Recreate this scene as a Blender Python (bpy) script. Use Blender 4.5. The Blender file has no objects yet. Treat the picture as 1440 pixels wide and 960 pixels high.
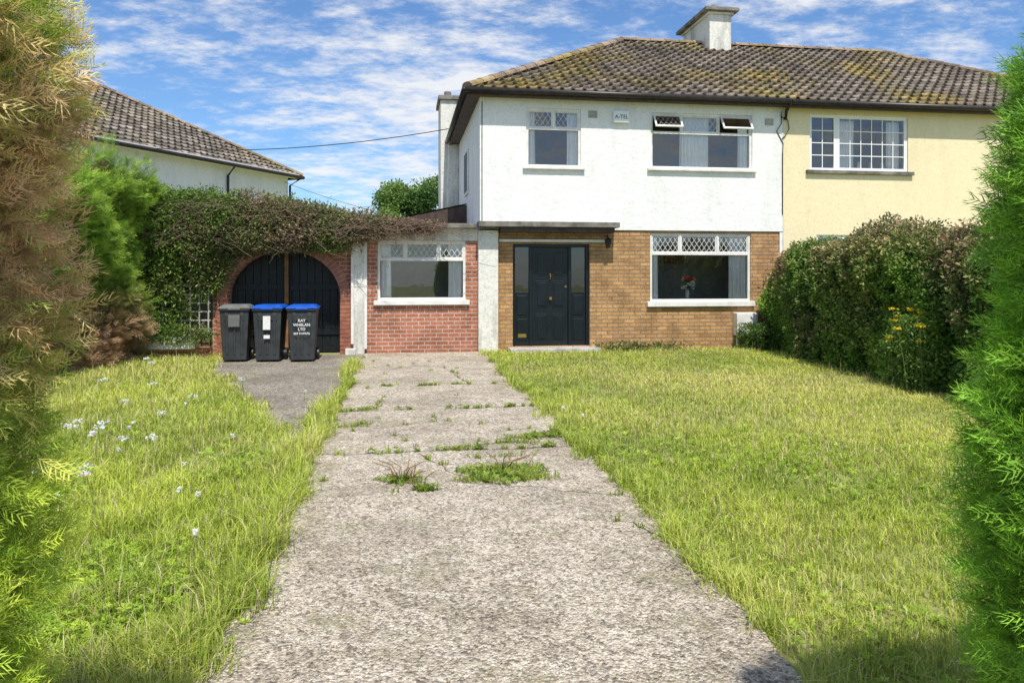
import bpy, math, random
import numpy as np
from mathutils import Vector
random.seed(4); rng=np.random.default_rng(11)
sc=bpy.context.scene
# ------------------------------------------------------------------ helpers
def link(o,parent=None):
    sc.collection.objects.link(o)
    if parent: o.parent=parent
    return o
def empty(name):
    e=bpy.data.objects.new(name,None); e.empty_display_size=.3; return link(e)
class MB:
    def __init__(s): s.v=[]; s.f=[]
    def quad(s,a,b,c,d):
        n=len(s.v); s.v+= [tuple(a),tuple(b),tuple(c),tuple(d)]; s.f.append((n,n+1,n+2,n+3))
    def box(s,x0,x1,y0,y1,z0,z1):
        n=len(s.v)
        s.v+=[(x0,y0,z0),(x1,y0,z0),(x1,y1,z0),(x0,y1,z0),(x0,y0,z1),(x1,y0,z1),(x1,y1,z1),(x0,y1,z1)]
        for f in ((0,3,2,1),(4,5,6,7),(0,1,5,4),(1,2,6,5),(2,3,7,6),(3,0,4,7)): s.f.append(tuple(n+i for i in f))
    def frustum(s,cx,cy,z0,z1,a0,b0,a1,b1,oy=0):
        n=len(s.v)
        for z,a,b,o in((z0,a0,b0,0),(z1,a1,b1,oy)):
            s.v+=[(cx-a,cy-b+o,z),(cx+a,cy-b+o,z),(cx+a,cy+b+o,z),(cx-a,cy+b+o,z)]
        for f in ((0,3,2,1),(4,5,6,7),(0,1,5,4),(1,2,6,5),(2,3,7,6),(3,0,4,7)): s.f.append(tuple(n+i for i in f))
    def tube(s,pts,r,n=6,r1=None):
        pts=[Vector(p) for p in pts]; b=len(s.v); m=len(pts)
        for i,p in enumerate(pts):
            d=(pts[min(i+1,m-1)]-pts[max(i-1,0)]).normalized()
            a=d.cross(Vector((0,0,1)) if abs(d.z)<.9 else Vector((1,0,0))).normalized(); c=d.cross(a)
            rr=r if r1 is None else r+(r1-r)*i/(m-1)
            for k in range(n):
                t=2*math.pi*k/n; s.v.append(tuple(p+a*math.cos(t)*rr+c*math.sin(t)*rr))
        for i in range(m-1):
            for k in range(n):
                s.f.append((b+i*n+k,b+i*n+(k+1)%n,b+(i+1)*n+(k+1)%n,b+(i+1)*n+k))
        s.f.append(tuple(b+k for k in range(n))[::-1]); s.f.append(tuple(b+(m-1)*n+k for k in range(n)))
    def build(s,name,mat,parent=None,smooth=False,bevel=0):
        me=bpy.data.meshes.new(name); me.from_pydata(s.v,[],s.f); me.update()
        me.materials.append(mat)
        if smooth:
            for p in me.polygons: p.use_smooth=True
        o=link(bpy.data.objects.new(name,me),parent)
        if bevel:
            m=o.modifiers.new('b','BEVEL'); m.width=bevel; m.segments=2; m.limit_method='ANGLE'
        return o
def npmesh(name,V,F,mat,cols=None,parent=None,smooth=False):
    V=np.ascontiguousarray(V,dtype=np.float32); F=np.ascontiguousarray(F,dtype=np.int32)
    me=bpy.data.meshes.new(name); k=F.shape[1]
    me.vertices.add(len(V)); me.vertices.foreach_set('co',V.ravel())
    me.loops.add(F.size); me.loops.foreach_set('vertex_index',F.ravel())
    me.polygons.add(len(F)); me.polygons.foreach_set('loop_start',np.arange(0,F.size,k,dtype=np.int32))
    me.update(calc_edges=True)
    if smooth: me.polygons.foreach_set('use_smooth',np.ones(len(F),dtype=bool))
    if cols is not None:
        a=me.color_attributes.new('col','FLOAT_COLOR','POINT')
        c=np.ones((len(V),4),dtype=np.float32); c[:,:3]=cols; a.data.foreach_set('color',c.ravel())
    me.materials.append(mat)
    return link(bpy.data.objects.new(name,me),parent)
def snoise(p,scale,seed,k=13):
    r=np.random.default_rng(seed); K=r.normal(size=(k,p.shape[1])); K/=np.linalg.norm(K,axis=1)[:,None]; K*=r.uniform(.4,2.4,(k,1))
    return np.sin(p@K.T*scale+r.uniform(0,6.28,k)).sum(1)/math.sqrt(k)
# ------------------------------------------------------------------ materials
def newmat(name):
    m=bpy.data.materials.new(name); m.use_nodes=True; nt=m.node_tree
    return m,nt,nt.nodes['Principled BSDF']
def N(nt,t,**kw):
    n=nt.nodes.new(t)
    for k,v in kw.items():
        if k in n.inputs: n.inputs[k].default_value=v
        else: setattr(n,k,v)
    return n
def rgba(c): return (c[0],c[1],c[2],1)
def ramp(nt,fac,stops):
    r=nt.nodes.new('ShaderNodeValToRGB'); e=r.color_ramp.elements
    while len(e)<len(stops): e.new(.5)
    for i,(p,c) in enumerate(stops):
        e[i].position=p; e[i].color=rgba(c) if hasattr(c,'__len__') else (c,c,c,1)
    nt.links.new(fac,r.inputs[0]); return r
def mixc(nt,fac,a,b,mode='MIX'):
    m=nt.nodes.new('ShaderNodeMix'); m.data_type='RGBA'; m.blend_type=mode
    for s,v in ((m.inputs[0],fac),(m.inputs[6],a),(m.inputs[7],b)):
        if isinstance(v,bpy.types.NodeSocket): nt.links.new(v,s)
        elif hasattr(v,'__len__'): s.default_value=rgba(v)
        else: s.default_value=v
    return m.outputs[2]
def coords(nt): return nt.nodes.new('ShaderNodeTexCoord').outputs['Object']
def noise(nt,vec,scale,detail=4,rough=.6):
    n=N(nt,'ShaderNodeTexNoise',Scale=scale,Detail=detail,Roughness=rough); nt.links.new(vec,n.inputs['Vector']); return n.outputs['Fac']
def bump(nt,b,h,strength,dist=.01):
    n=N(nt,'ShaderNodeBump',Strength=strength,Distance=dist); nt.links.new(h,n.inputs['Height']); nt.links.new(n.outputs[0],b.inputs['Normal'])
def pm(name,c1,c2,scale=3,rough=.7,bs=0,bscale=40,metal=0,spec=.4,bd=.01):
    m,nt,b=newmat(name); co=coords(nt)
    f=ramp(nt,noise(nt,co,scale,5),[(.38,c1),(.62,c2)])
    nt.links.new(f.outputs[0],b.inputs['Base Color']); b.inputs['Roughness'].default_value=rough
    b.inputs['Metallic'].default_value=metal; b.inputs['Specular IOR Level'].default_value=spec
    if bs: bump(nt,b,noise(nt,co,bscale,4),bs,bd)
    return m
def stucco(name,base,dirt,amt=.5,bs=.4):
    m,nt,b=newmat(name); co=coords(nt)
    mp=N(nt,'ShaderNodeMapping'); mp.inputs['Scale'].default_value=(1,1,.22); nt.links.new(co,mp.inputs[0])
    s=ramp(nt,noise(nt,mp.outputs[0],2.6,7,.7),[(.48,0),(.70,amt)])
    c=mixc(nt,s.outputs[0],base,dirt)
    s2=ramp(nt,noise(nt,co,22,5,.75),[(.36,.38),(.52,0)])
    c=mixc(nt,s2.outputs[0],c,dirt)
    nt.links.new(c,b.inputs['Base Color']); b.inputs['Roughness'].default_value=.9; b.inputs['Specular IOR Level'].default_value=.15
    h1=noise(nt,co,6,5,.65); h2=noise(nt,co,38,4,.7)
    mm=N(nt,'ShaderNodeMath',operation='MULTIPLY_ADD'); nt.links.new(h2,mm.inputs[0]); mm.inputs[1].default_value=.3; nt.links.new(h1,mm.inputs[2])
    bump(nt,b,mm.outputs[0],bs,.035); return m
def brick(name,c1,c2,mortar):
    m,nt,b=newmat(name); co=coords(nt); sp=N(nt,'ShaderNodeSeparateXYZ'); nt.links.new(co,sp.inputs[0])
    ad=N(nt,'ShaderNodeMath',operation='ADD'); nt.links.new(sp.outputs[0],ad.inputs[0]); nt.links.new(sp.outputs[1],ad.inputs[1])
    cb=N(nt,'ShaderNodeCombineXYZ'); nt.links.new(ad.outputs[0],cb.inputs[0]); nt.links.new(sp.outputs[2],cb.inputs[1])
    bt=N(nt,'ShaderNodeTexBrick',Scale=1.0); nt.links.new(cb.outputs[0],bt.inputs['Vector'])
    bt.inputs['Brick Width'].default_value=.225; bt.inputs['Row Height'].default_value=.075; bt.inputs['Mortar Size'].default_value=.009
    bt.inputs['Mortar Smooth'].default_value=.15; bt.inputs['Bias'].default_value=-.1
    bt.inputs['Color1'].default_value=rgba(c1); bt.inputs['Color2'].default_value=rgba(c2); bt.inputs['Mortar'].default_value=rgba(mortar)
    v=ramp(nt,noise(nt,co,2.2,5),[(.36,.76),(.64,1.16)]); v2=ramp(nt,noise(nt,co,35,3),[(.35,.8),(.65,1.15)])
    c=mixc(nt,1.0,bt.outputs[0],v.outputs[0],'MULTIPLY'); c=mixc(nt,1.0,c,v2.outputs[0],'MULTIPLY')
    nt.links.new(c,b.inputs['Base Color']); b.inputs['Roughness'].default_value=.88; b.inputs['Specular IOR Level'].default_value=.2
    iv=N(nt,'ShaderNodeMath',operation='SUBTRACT'); iv.inputs[0].default_value=1; nt.links.new(bt.outputs['Fac'],iv.inputs[1])
    bump(nt,b,iv.outputs[0],.8,.012); return m
def leafmat(name,trans=.3,rough=.55):
    m,nt,b=newmat(name); a=N(nt,'ShaderNodeVertexColor',layer_name='col')
    co=coords(nt); v=ramp(nt,noise(nt,co,25,2),[(.3,.75),(.7,1.2)])
    c=mixc(nt,1.0,a.outputs[0],v.outputs[0],'MULTIPLY')
    nt.links.new(c,b.inputs['Base Color']); b.inputs['Roughness'].default_value=rough; b.inputs['Specular IOR Level'].default_value=.3
    t=N(nt,'ShaderNodeBsdfTranslucent'); nt.links.new(c,t.inputs[0]); mx=N(nt,'ShaderNodeMixShader'); mx.inputs[0].default_value=trans
    nt.links.new(b.outputs[0],mx.inputs[1]); nt.links.new(t.outputs[0],mx.inputs[2]); nt.links.new(mx.outputs[0],nt.nodes['Material Output'].inputs[0])
    return m
def glassmat(name,refl=.10,tint=(.98,.985,.985)):
    m,nt,b=newmat(name); nt.nodes.remove(b)
    co=coords(nt); g=N(nt,'ShaderNodeBsdfGlossy',Roughness=.02); t=N(nt,'ShaderNodeBsdfTransparent',Color=rgba(tint))
    lw=N(nt,'ShaderNodeLayerWeight',Blend=.25); ad=N(nt,'ShaderNodeMath',operation='ADD'); nt.links.new(lw.outputs['Fresnel'],ad.inputs[0]); ad.inputs[1].default_value=refl
    bp=N(nt,'ShaderNodeBump',Strength=.06,Distance=.02); nt.links.new(noise(nt,co,3,2),bp.inputs['Height']); nt.links.new(bp.outputs[0],g.inputs['Normal'])
    mx=N(nt,'ShaderNodeMixShader'); nt.links.new(ad.outputs[0],mx.inputs[0]); nt.links.new(t.outputs[0],mx.inputs[1]); nt.links.new(g.outputs[0],mx.inputs[2])
    nt.links.new(mx.outputs[0],nt.nodes['Material Output'].inputs[0]); return m

M_white=stucco('white_render',(.86,.855,.83),(.58,.575,.54),.40,.5)
M_cream=stucco('cream_render',(.82,.72,.47),(.6,.5,.32),.3,.25)
M_oldwhite=stucco('weathered_render',(.76,.745,.69),(.24,.24,.20),.85)
M_tan=brick('tan_brick',(.54,.31,.135),(.39,.215,.095),(.26,.20,.14))
M_red=brick('red_brick',(.46,.17,.10),(.34,.12,.07),(.50,.43,.36))
M_fr=pm('window_frame_paint',(.80,.79,.75),(.68,.66,.62),6,.45,.1,60)
M_pvc=pm('white_pvc',(.85,.85,.84),(.8,.8,.8),4,.3)
M_sill=pm('sill_paint',(.82,.81,.78),(.68,.66,.62),5,.7,.2,50)
M_lead=pm('lead_strip',(.70,.70,.68),(.55,.55,.54),20,.5)
M_gutter=pm('dark_gutter',(.018,.014,.013),(.035,.027,.024),8,.4)
M_fascia=pm('brown_fascia',(.05,.03,.022),(.09,.06,.045),7,.6,.2,30)
M_door=pm('navy_door_paint',(.005,.009,.013),(.008,.013,.019),5,.3,.05,40)
M_gdoor=pm('garage_door_paint',(.004,.007,.010),(.009,.012,.016),3,.5,.2,20)
M_brass=pm('brass',(.5,.36,.12),(.4,.28,.1),10,.35,metal=.9)
M_wood=pm('brown_post',(.30,.15,.06),(.18,.09,.04),8,.7,.3,30)
M_room=pm('room_interior',(.45,.43,.39),(.34,.32,.29),2,.9)
M_curt=pm('curtain_cloth',(.93,.92,.89),(.86,.85,.82),9,.95,.1,40,spec=.1)
M_black=pm('black_metal',(.012,.012,.013),(.02,.02,.02),9,.45)
M_glass=glassmat('window_glass',.13)
M_obs=glassmat('obscure_glass',.10,(.25,.3,.32))
M_slab=pm('concrete_slab',(.25,.23,.20),(.10,.10,.085),4,.9,.4,30)
M_stone=pm('step_concrete',(.52,.50,.46),(.34,.33,.30),5,.9,.4,30)
M_trel=pm('trellis_wood',(.50,.48,.42),(.32,.31,.26),9,.8,.2,40)
M_bark=pm('bark',(.10,.075,.05),(.17,.12,.08),12,.9,.5,30)
M_binA=pm('bin_plastic',(.028,.033,.036),(.045,.05,.053),5,.5,.1,60)
M_binB=pm('bin_grey_lid',(.17,.18,.17),(.12,.125,.12),5,.5,.1,60)
M_blue=pm('bin_blue_lid',(.006,.10,.52),(.008,.07,.38),5,.4)
M_label=pm('white_label',(.8,.8,.78),(.7,.7,.68),20,.6)
M_cable=pm('cable',(.01,.01,.01),(.02,.02,.02),5,.6)
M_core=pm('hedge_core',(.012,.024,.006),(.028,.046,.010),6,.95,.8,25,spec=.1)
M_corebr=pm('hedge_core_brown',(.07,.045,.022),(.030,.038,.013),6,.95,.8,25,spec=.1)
M_leaf=leafmat('foliage'); M_grass=leafmat('grass_blade',.38,.5); M_twig=pm('twig',(.22,.15,.11),(.12,.085,.065),20,.9)
def tilemat(name,base1,base2,mossamt):
    m,nt,b=newmat(name); a=N(nt,'ShaderNodeVertexColor',layer_name='col'); co=coords(nt)
    c=ramp(nt,noise(nt,co,14,4,.7),[(.38,base1),(.62,base2)]).outputs[0]
    pt=ramp(nt,noise(nt,co,1.1,5,.65),[(.40,.75),(.60,1.3)]); c=mixc(nt,1.0,c,pt.outputs[0],'MULTIPLY')
    ln=ramp(nt,noise(nt,co,34,4,.75),[(.52,0),(.62,.65)]); c=mixc(nt,ln.outputs[0],c,(.36,.335,.29))
    big=noise(nt,co,.45,3,.5); fine=noise(nt,co,16,5,.8)
    ad=N(nt,'ShaderNodeMath',operation='MULTIPLY'); nt.links.new(big,ad.inputs[0]); nt.links.new(fine,ad.inputs[1])
    mo=ramp(nt,ad.outputs[0],[(.24,0),(.32,mossamt)])
    mc=ramp(nt,noise(nt,co,5,3),[(.4,(.21,.19,.035)),(.6,(.42,.28,.06))])
    c=mixc(nt,mo.outputs[0],c,mc.outputs[0])
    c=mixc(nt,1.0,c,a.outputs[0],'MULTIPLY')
    nt.links.new(c,b.inputs['Base Color']); b.inputs['Roughness'].default_value=.92; b.inputs['Specular IOR Level'].default_value=.15
    bump(nt,b,noise(nt,co,60,4),.5,.02); return m
M_tile=tilemat('roof_tile',(.14,.115,.092),(.23,.19,.155),.8)
M_tile2=tilemat('roof_tile_plain',(.17,.145,.12),(.27,.23,.19),.15)
M_ridge=tilemat('ridge_tile',(.19,.13,.095),(.29,.22,.17),.6)

# ------------------------------------------------------------------ camera
A=math.radians(8.4)
cam=bpy.data.cameras.new('camera'); co_=link(bpy.data.objects.new('camera',cam)); sc.camera=co_
cam.lens=26; cam.sensor_width=36; cam.shift_y=-.066; cam.clip_end=3000; cam.clip_start=.05
co_.location=(0,0,1.5); co_.rotation_euler=(math.radians(90),0,-A)
# ------------------------------------------------------------------ sun & sky
EL=math.radians(59); AZ=math.radians(3)
S=Vector((math.cos(EL)*math.sin(AZ),-math.cos(EL)*math.cos(AZ),math.sin(EL)))
sl=bpy.data.lights.new('sun','SUN'); sl.energy=5.0; sl.angle=math.radians(.7); sl.color=(1,.95,.86)
so=link(bpy.data.objects.new('sun',sl)); so.rotation_euler=(-S).to_track_quat('-Z','Y').to_euler(); so.location=(5,-10,20)
w=bpy.data.worlds.new('World'); sc.world=w; w.use_nodes=True; nt=w.node_tree; bg=nt.nodes['Background']; bg.inputs[1].default_value=.15
sky=N(nt,'ShaderNodeTexSky',sky_type='NISHITA',sun_disc=False,sun_elevation=EL,sun_rotation=math.pi-AZ,air_density=1.0,dust_density=.4,ozone_density=2.5)
tc=nt.nodes.new('ShaderNodeTexCoord').outputs['Generated']
sp=N(nt,'ShaderNodeSeparateXYZ'); nt.links.new(tc,sp.inputs[0])
def M(op,a,b=None):
    n=N(nt,'ShaderNodeMath',operation=op)
    for i,v in enumerate((a,b)):
        if v is None: continue
        if isinstance(v,(int,float)): n.inputs[i].default_value=v
        else: nt.links.new(v,n.inputs[i])
    return n.outputs[0]
zz=M('ADD',M('MAXIMUM',sp.outputs[2],0.0),.14)
cb=N(nt,'ShaderNodeCombineXYZ'); nt.links.new(M('DIVIDE',sp.outputs[0],zz),cb.inputs[0]); nt.links.new(M('DIVIDE',sp.outputs[1],zz),cb.inputs[1])
mp=N(nt,'ShaderNodeMapping'); mp.inputs['Rotation'].default_value=(0,0,math.radians(28)); mp.inputs['Scale'].default_value=(1.0,1.4,1); nt.links.new(cb.outputs[0],mp.inputs[0])
big=noise(nt,mp.outputs[0],.75,4,.55); med=noise(nt,mp.outputs[0],4.6,7,.66); wisp=noise(nt,mp.outputs[0],13,5,.7)
s=M('ADD',M('MULTIPLY',big,.85),M('ADD',M('MULTIPLY',med,.75),M('MULTIPLY',wisp,.32)))
s2=M('MULTIPLY',M('SUBTRACT',s,.80),2.0)
cm=ramp(nt,s2,[(.10,0),(.72,1)]); cm.color_ramp.interpolation='EASE'
skc=mixc(nt,1.0,sky.outputs[0],(.66,.86,1.06),'MULTIPLY')
cl=mixc(nt,M('MULTIPLY',cm.outputs[0],.9),skc,(6.3,6.3,6.35))
nt.links.new(cl,bg.inputs[0])

# ------------------------------------------------------------------ ground
m,nt2,b=newmat('lawn_soil'); c_=coords(nt2)
cc=ramp(nt2,noise(nt2,c_,3,6,.7),[(.36,(.19,.18,.06)),(.52,(.27,.30,.08)),(.64,(.36,.35,.14))])
nt2.links.new(cc.outputs[0],b.inputs['Base Color']); b.inputs['Roughness'].default_value=.95; bump(nt2,b,noise(nt2,c_,40,4),.6,.03); M_ground=m
g=MB(); g.quad((-400,-60,0),(400,-60,0),(400,900,0),(-400,900,0)); g.build('ground',M_ground)
def er(y): return 1.50+.035*np.sin(y*1.7)+.03*np.sin(y*4.3+1)+.02*np.sin(y*11)
def el(y): return -.72+.035*np.sin(y*1.3+2)+.03*np.sin(y*3.9)+.02*np.sin(y*9+1)
def sl_left(y):
    return np.where(y<12.4,-.9-(y-6.6)/(12.4-6.6)*2.2,-3.12)+.04*np.sin(y*3.1)
def concrete(name,a,bb,c,dark,light,agg=1.):
    m,nt,b=newmat(name); co=coords(nt)
    col=ramp(nt,noise(nt,co,30,6,.85),[(.41,a),(.49,bb),(.58,c)]).outputs[0]
    p1=ramp(nt,noise(nt,co,.9,6,.72),[(.46,0),(.60,.5)]); col=mixc(nt,p1.outputs[0],col,dark)
    p3=ramp(nt,noise(nt,co,6,7,.8),[(.53,0),(.60,.5)]); col=mixc(nt,p3.outputs[0],col,dark)
    for scl,lo,hi in ((70.,.66,1.26),(150.,.76,1.2)):
        vo=N(nt,'ShaderNodeTexVoronoi',Scale=scl); nt.links.new(co,vo.inputs['Vector'])
        sx=N(nt,'ShaderNodeSeparateColor'); nt.links.new(vo.outputs['Color'],sx.inputs[0])
        rr=ramp(nt,sx.outputs[0],[(.08,lo*.75),(.3,.95),(.7,1.05),(.95,hi)]); col=mixc(nt,agg,col,rr.outputs[0],'MULTIPLY')
        if scl<100: vh=vo.outputs['Distance']
    pit=ramp(nt,noise(nt,co,42,4,.8),[(.58,0),(.63,.8)]); col=mixc(nt,pit.outputs[0],col,(dark[0]*.45,dark[1]*.45,dark[2]*.45))
    vo2=N(nt,'ShaderNodeTexVoronoi',Scale=6.0); nt.links.new(co,vo2.inputs['Vector'])
    p4=ramp(nt,vo2.outputs['Distance'],[(.04,.6),(.10,0)]); col=mixc(nt,p4.outputs[0],col,light)
    gm=ramp(nt,noise(nt,co,2.1,6,.75),[(.53,0),(.66,.5)]); col=mixc(nt,gm.outputs[0],col,(.30,.28,.14))
    nt.links.new(col,b.inputs['Base Color']); b.inputs['Roughness'].default_value=.95; b.inputs['Specular IOR Level'].default_value=.15
    h=N(nt,'ShaderNodeMath',operation='MULTIPLY_ADD'); nt.links.new(vh,h.inputs[0]); h.inputs[1].default_value=-.7; nt.links.new(noise(nt,co,18,6,.8),h.inputs[2])
    bump(nt,b,h.outputs[0],.85,.028); return m
M_drive=concrete('driveway_concrete',(.44,.37,.285),(.65,.565,.455),(.80,.715,.60),(.30,.25,.185),(.84,.77,.66))
M_side=concrete('side_drive_concrete',(.27,.235,.19),(.41,.365,.305),(.52,.47,.40),(.18,.155,.125),(.55,.51,.45))
drv=empty('driveway')
def jl(y,x): return y+.025*math.sin(5*x+y)+.012*math.sin(17*x+2*y)+.006*math.sin(41*x)
def slab(name,j0,j1,mat,z):
    nx,ny=44,36; V=[];F=[]
    for j in range(ny+1):
        for i in range(nx+1):
            yy=j0+(j1-j0)*j/ny; L,R=float(el(yy)),float(er(yy)); x=L+(R-L)*i/nx
            a=jl(j0,x)+.006 if j0>2 else j0; c=jl(j1,x)-.006 if j1<14 else j1
            V.append((x,a+(c-a)*j/ny,z))
    F=[(j*(nx+1)+i,j*(nx+1)+i+1,(j+1)*(nx+1)+i+1,(j+1)*(nx+1)+i) for j in range(ny) for i in range(nx)]
    mb=MB(); mb.v=V; mb.f=F; mb.build(name,mat,drv)
joints=[-1.5,6.22,8.15,9.9,14.06]
for i in range(len(joints)-1): slab('slab_%d'%i,joints[i],joints[i+1],M_drive,.018)
M_crack=pm('crack_soil',(.07,.06,.045),(.12,.105,.07),30,1.,.5,60,spec=.05)
mb=MB(); crackpts=[]
for (x,y_,dx,dy,n_) in ((1.46,4.75,-.055,.03,20),(.45,6.25,.05,.026,20),(.72,5.7,-.012,-.07,9),(.15,6.2,.02,-.06,12),(-.3,8.2,.012,.08,20),(.9,9.9,-.01,.08,26),(1.48,3.9,-.03,.05,9),(.95,6.9,.05,.03,9),(-.7,7.3,.06,.01,18)):
    px,py=x,y_; w0=random.uniform(.003,.006); prev=None
    for k in range(n_):
        nx_,ny_=px+dx+random.gauss(0,.022),py+dy+random.gauss(0,.022); wd=w0*random.uniform(.5,1.4)*(1-.6*k/n_)
        L=math.hypot(nx_-px,ny_-py); ox,oy=-(ny_-py)/L*wd,(nx_-px)/L*wd
        cur=((nx_+ox,ny_+oy,.0215),(nx_-ox,ny_-oy,.0215))
        if prev: mb.quad(prev[0],prev[1],cur[1],cur[0])
        prev=cur; px,py=nx_,ny_; crackpts.append((px,py))
mb.build('cracks',M_crack,drv)
ys=np.linspace(6.7,14.06,60); mb=MB()
L_=lambda y:float(sl_left(y)); R_=lambda y:float(-.86+.03*math.sin(y*5)) if y<11.8 else float(el(y))-.01
for i in range(len(ys)-1): mb.quad((L_(ys[i]),ys[i],.010),(R_(ys[i]),ys[i],.010),(R_(ys[i+1]),ys[i+1],.010),(L_(ys[i+1]),ys[i+1],.010))
mb.build('side_drive',M_side,drv)
g=MB(); g.quad((-400,-6,.008),(400,-6,.008),(400,-1.6,.008),(-400,-1.6,.008)); g.build('road',pm('asphalt',(.04,.04,.04),(.065,.065,.065),30,.9,.5,80))

# ------------------------------------------------------------------ main house
YF=14.1
house=empty('semi_detached_house'); nbr=empty('neighbouring_house'); gar=empty('garage')
def wall(name,x0,x1,z0,z1,y,ops,mat,parent,depth=.12):
    mb=MB(); xs=sorted({x0,x1}|{o[0] for o in ops}|{o[1] for o in ops}); zs=sorted({z0,z1}|{o[2] for o in ops}|{o[3] for o in ops})
    for i in range(len(xs)-1):
        for j in range(len(zs)-1):
            cx=(xs[i]+xs[i+1])/2; cz=(zs[j]+zs[j+1])/2
            if any(o[0]<cx<o[1] and o[2]<cz<o[3] for o in ops): continue
            mb.quad((xs[i],y,zs[j]),(xs[i+1],y,zs[j]),(xs[i+1],y,zs[j+1]),(xs[i],y,zs[j+1]))
    for a,b_,c,d in [o[:4] for o in ops]:
        e=y+depth
        mb.quad((a,y,c),(a,y,d),(a,e,d),(a,e,c)); mb.quad((b_,y,c),(b_,e,c),(b_,e,d),(b_,y,d))
        mb.quad((a,y,d),(b_,y,d),(b_,e,d),(a,e,d)); mb.quad((a,y,c),(a,e,c),(b_,e,c),(b_,y,c))
    return mb.build(name,mat,parent)
W_ul=(2.36,3.445,3.57,4.71); W_ur=(4.86,7.0,3.59,4.70); W_gr=(4.86,6.98,.945,2.31); DR=(2.10,3.63,.09,2.08)
wall('upper_wall',1.46,7.66,2.36,4.90,YF,[W_ul,W_ur],M_white,house)
wall('brick_wall',1.80,7.60,0,2.355,YF+.03,[W_gr,DR],M_tan,house,.16)
mb=MB(); mb.quad((1.46,YF,2.36),(7.66,YF,2.36),(7.66,YF+.03,2.36),(1.46,YF+.03,2.36))
mb.quad((1.46,22.1,0),(1.46,YF,0),(1.46,YF,4.9),(1.46,22.1,4.9)); mb.quad((1.46,22.1,0),(7.66,22.1,0),(7.66,22.1,4.9),(1.46,22.1,4.9))
mb.box(7.60,7.665,YF+.012,YF+.2,0,2.355)
mb.build('side_wall',M_white,house)
mb=MB(); mb.box(1.42,1.80,13.98,14.2,0,2.33); mb.build('white_pillar',M_oldwhite,house,bevel=.01)
mb=MB(); mb.box(1.40,4.12,13.72,YF-.002,2.385,2.485); mb.build('canopy',M_slab,house,bevel=.008)
mb=MB(); mb.box(1.83,4.0,YF-.03,YF+.028,2.115,2.165); mb.build('door_lintel',M_fr,house)
mb=MB(); mb.box(1.83,4.04,13.80,YF-.004,2.29,2.383); mb.build('canopy_beam',M_fascia,house)
def sill(x0,x1,z,parent,y=YF,t=.07,mat=None):
    mb=MB(); mb.box(x0-.07,x1+.07,y-.07,y+.10,z-t,z); mb.build('window_sill',mat or M_sill,parent,bevel=.008)
sill(W_ul[0],W_ul[1],W_ul[2]+.002,house,t=.05); sill(W_ur[0],W_ur[1],W_ur[2]+.002,house,t=.05); sill(W_gr[0],W_gr[1],W_gr[2]+.002,house,YF+.03,.1)
def room(x0,x1,z0,z1,y,parent,dep=2.0,ex=.35):
    mb=MB(); a,b_,c,d=x0-ex,x1+ex,z0-.6,z1+.12; e=y+dep
    mb.quad((a,y,c),(a,y,d),(a,e,d),(a,e,c)); mb.quad((b_,y,c),(b_,e,c),(b_,e,d),(b_,y,d)); mb.quad((a,y,d),(b_,y,d),(b_,e,d),(a,e,d))
    mb.quad((a,y,c),(a,e,c),(b_,e,c),(b_,y,c)); mb.quad((a,e,c),(a,e,d),(b_,e,d),(b_,e,c)); mb.build('room_interior',M_room,parent)
def curtain(x0,x1,z0,z1,y,parent,folds=.075,seed=0):
    n=max(12,int((x1-x0)/.012)); r=random.Random(seed); ph=r.random()*6; V=[]
    for j in range(5):
        for i in range(n+1):
            x=x0+(x1-x0)*i/n; t=j/4
            V.append((x+.008*math.sin(t*3+i*.3),y+.018*math.sin((x-x0)/folds*6.28+ph+.5*math.sin(x*9))*(.6+.4*t),z1+(z0-z1)*t))
    F=[(j*(n+1)+i,j*(n+1)+i+1,(j+1)*(n+1)+i+1,(j+1)*(n+1)+i) for j in range(4) for i in range(n)]
    npmesh('curtain',np.array(V),np.array(F),M_curt,None,parent,True)
def lattice(mb,x0,x1,z0,z1,y,sx=.105,sz=.155,wd=.010):
    k=sz/sx
    for sg in (1,-1):
        span=(x1-x0)*k+(z1-z0); n=int(span/(sz))+2
        for i in range(-n,n*2):
            pts=[]
            for x in (x0,x1):
                z=z0+sg*k*(x-x0)+i*sz
                if z0<=z<=z1: pts.append((x,z))
            for z in (z0,z1):
                x=x0+(z-z0-i*sz)/(sg*k)
                if x0<x<x1: pts.append((x,z))
            if len(pts)<2: continue
            (a,za),(b_,zb)=pts[0],pts[1]
            if abs(a-b_)<.01: continue
            L=math.hypot(b_-a,zb-za); nx=-(zb-za)/L*wd/2; nz=(b_-a)/L*wd/2; yy=y-(.001 if sg>0 else .0025)
            mb.quad((a+nx,yy,za+nz),(b_+nx,yy,zb+nz),(b_-nx,yy,zb-nz),(a-nx,yy,za-nz))
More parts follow.
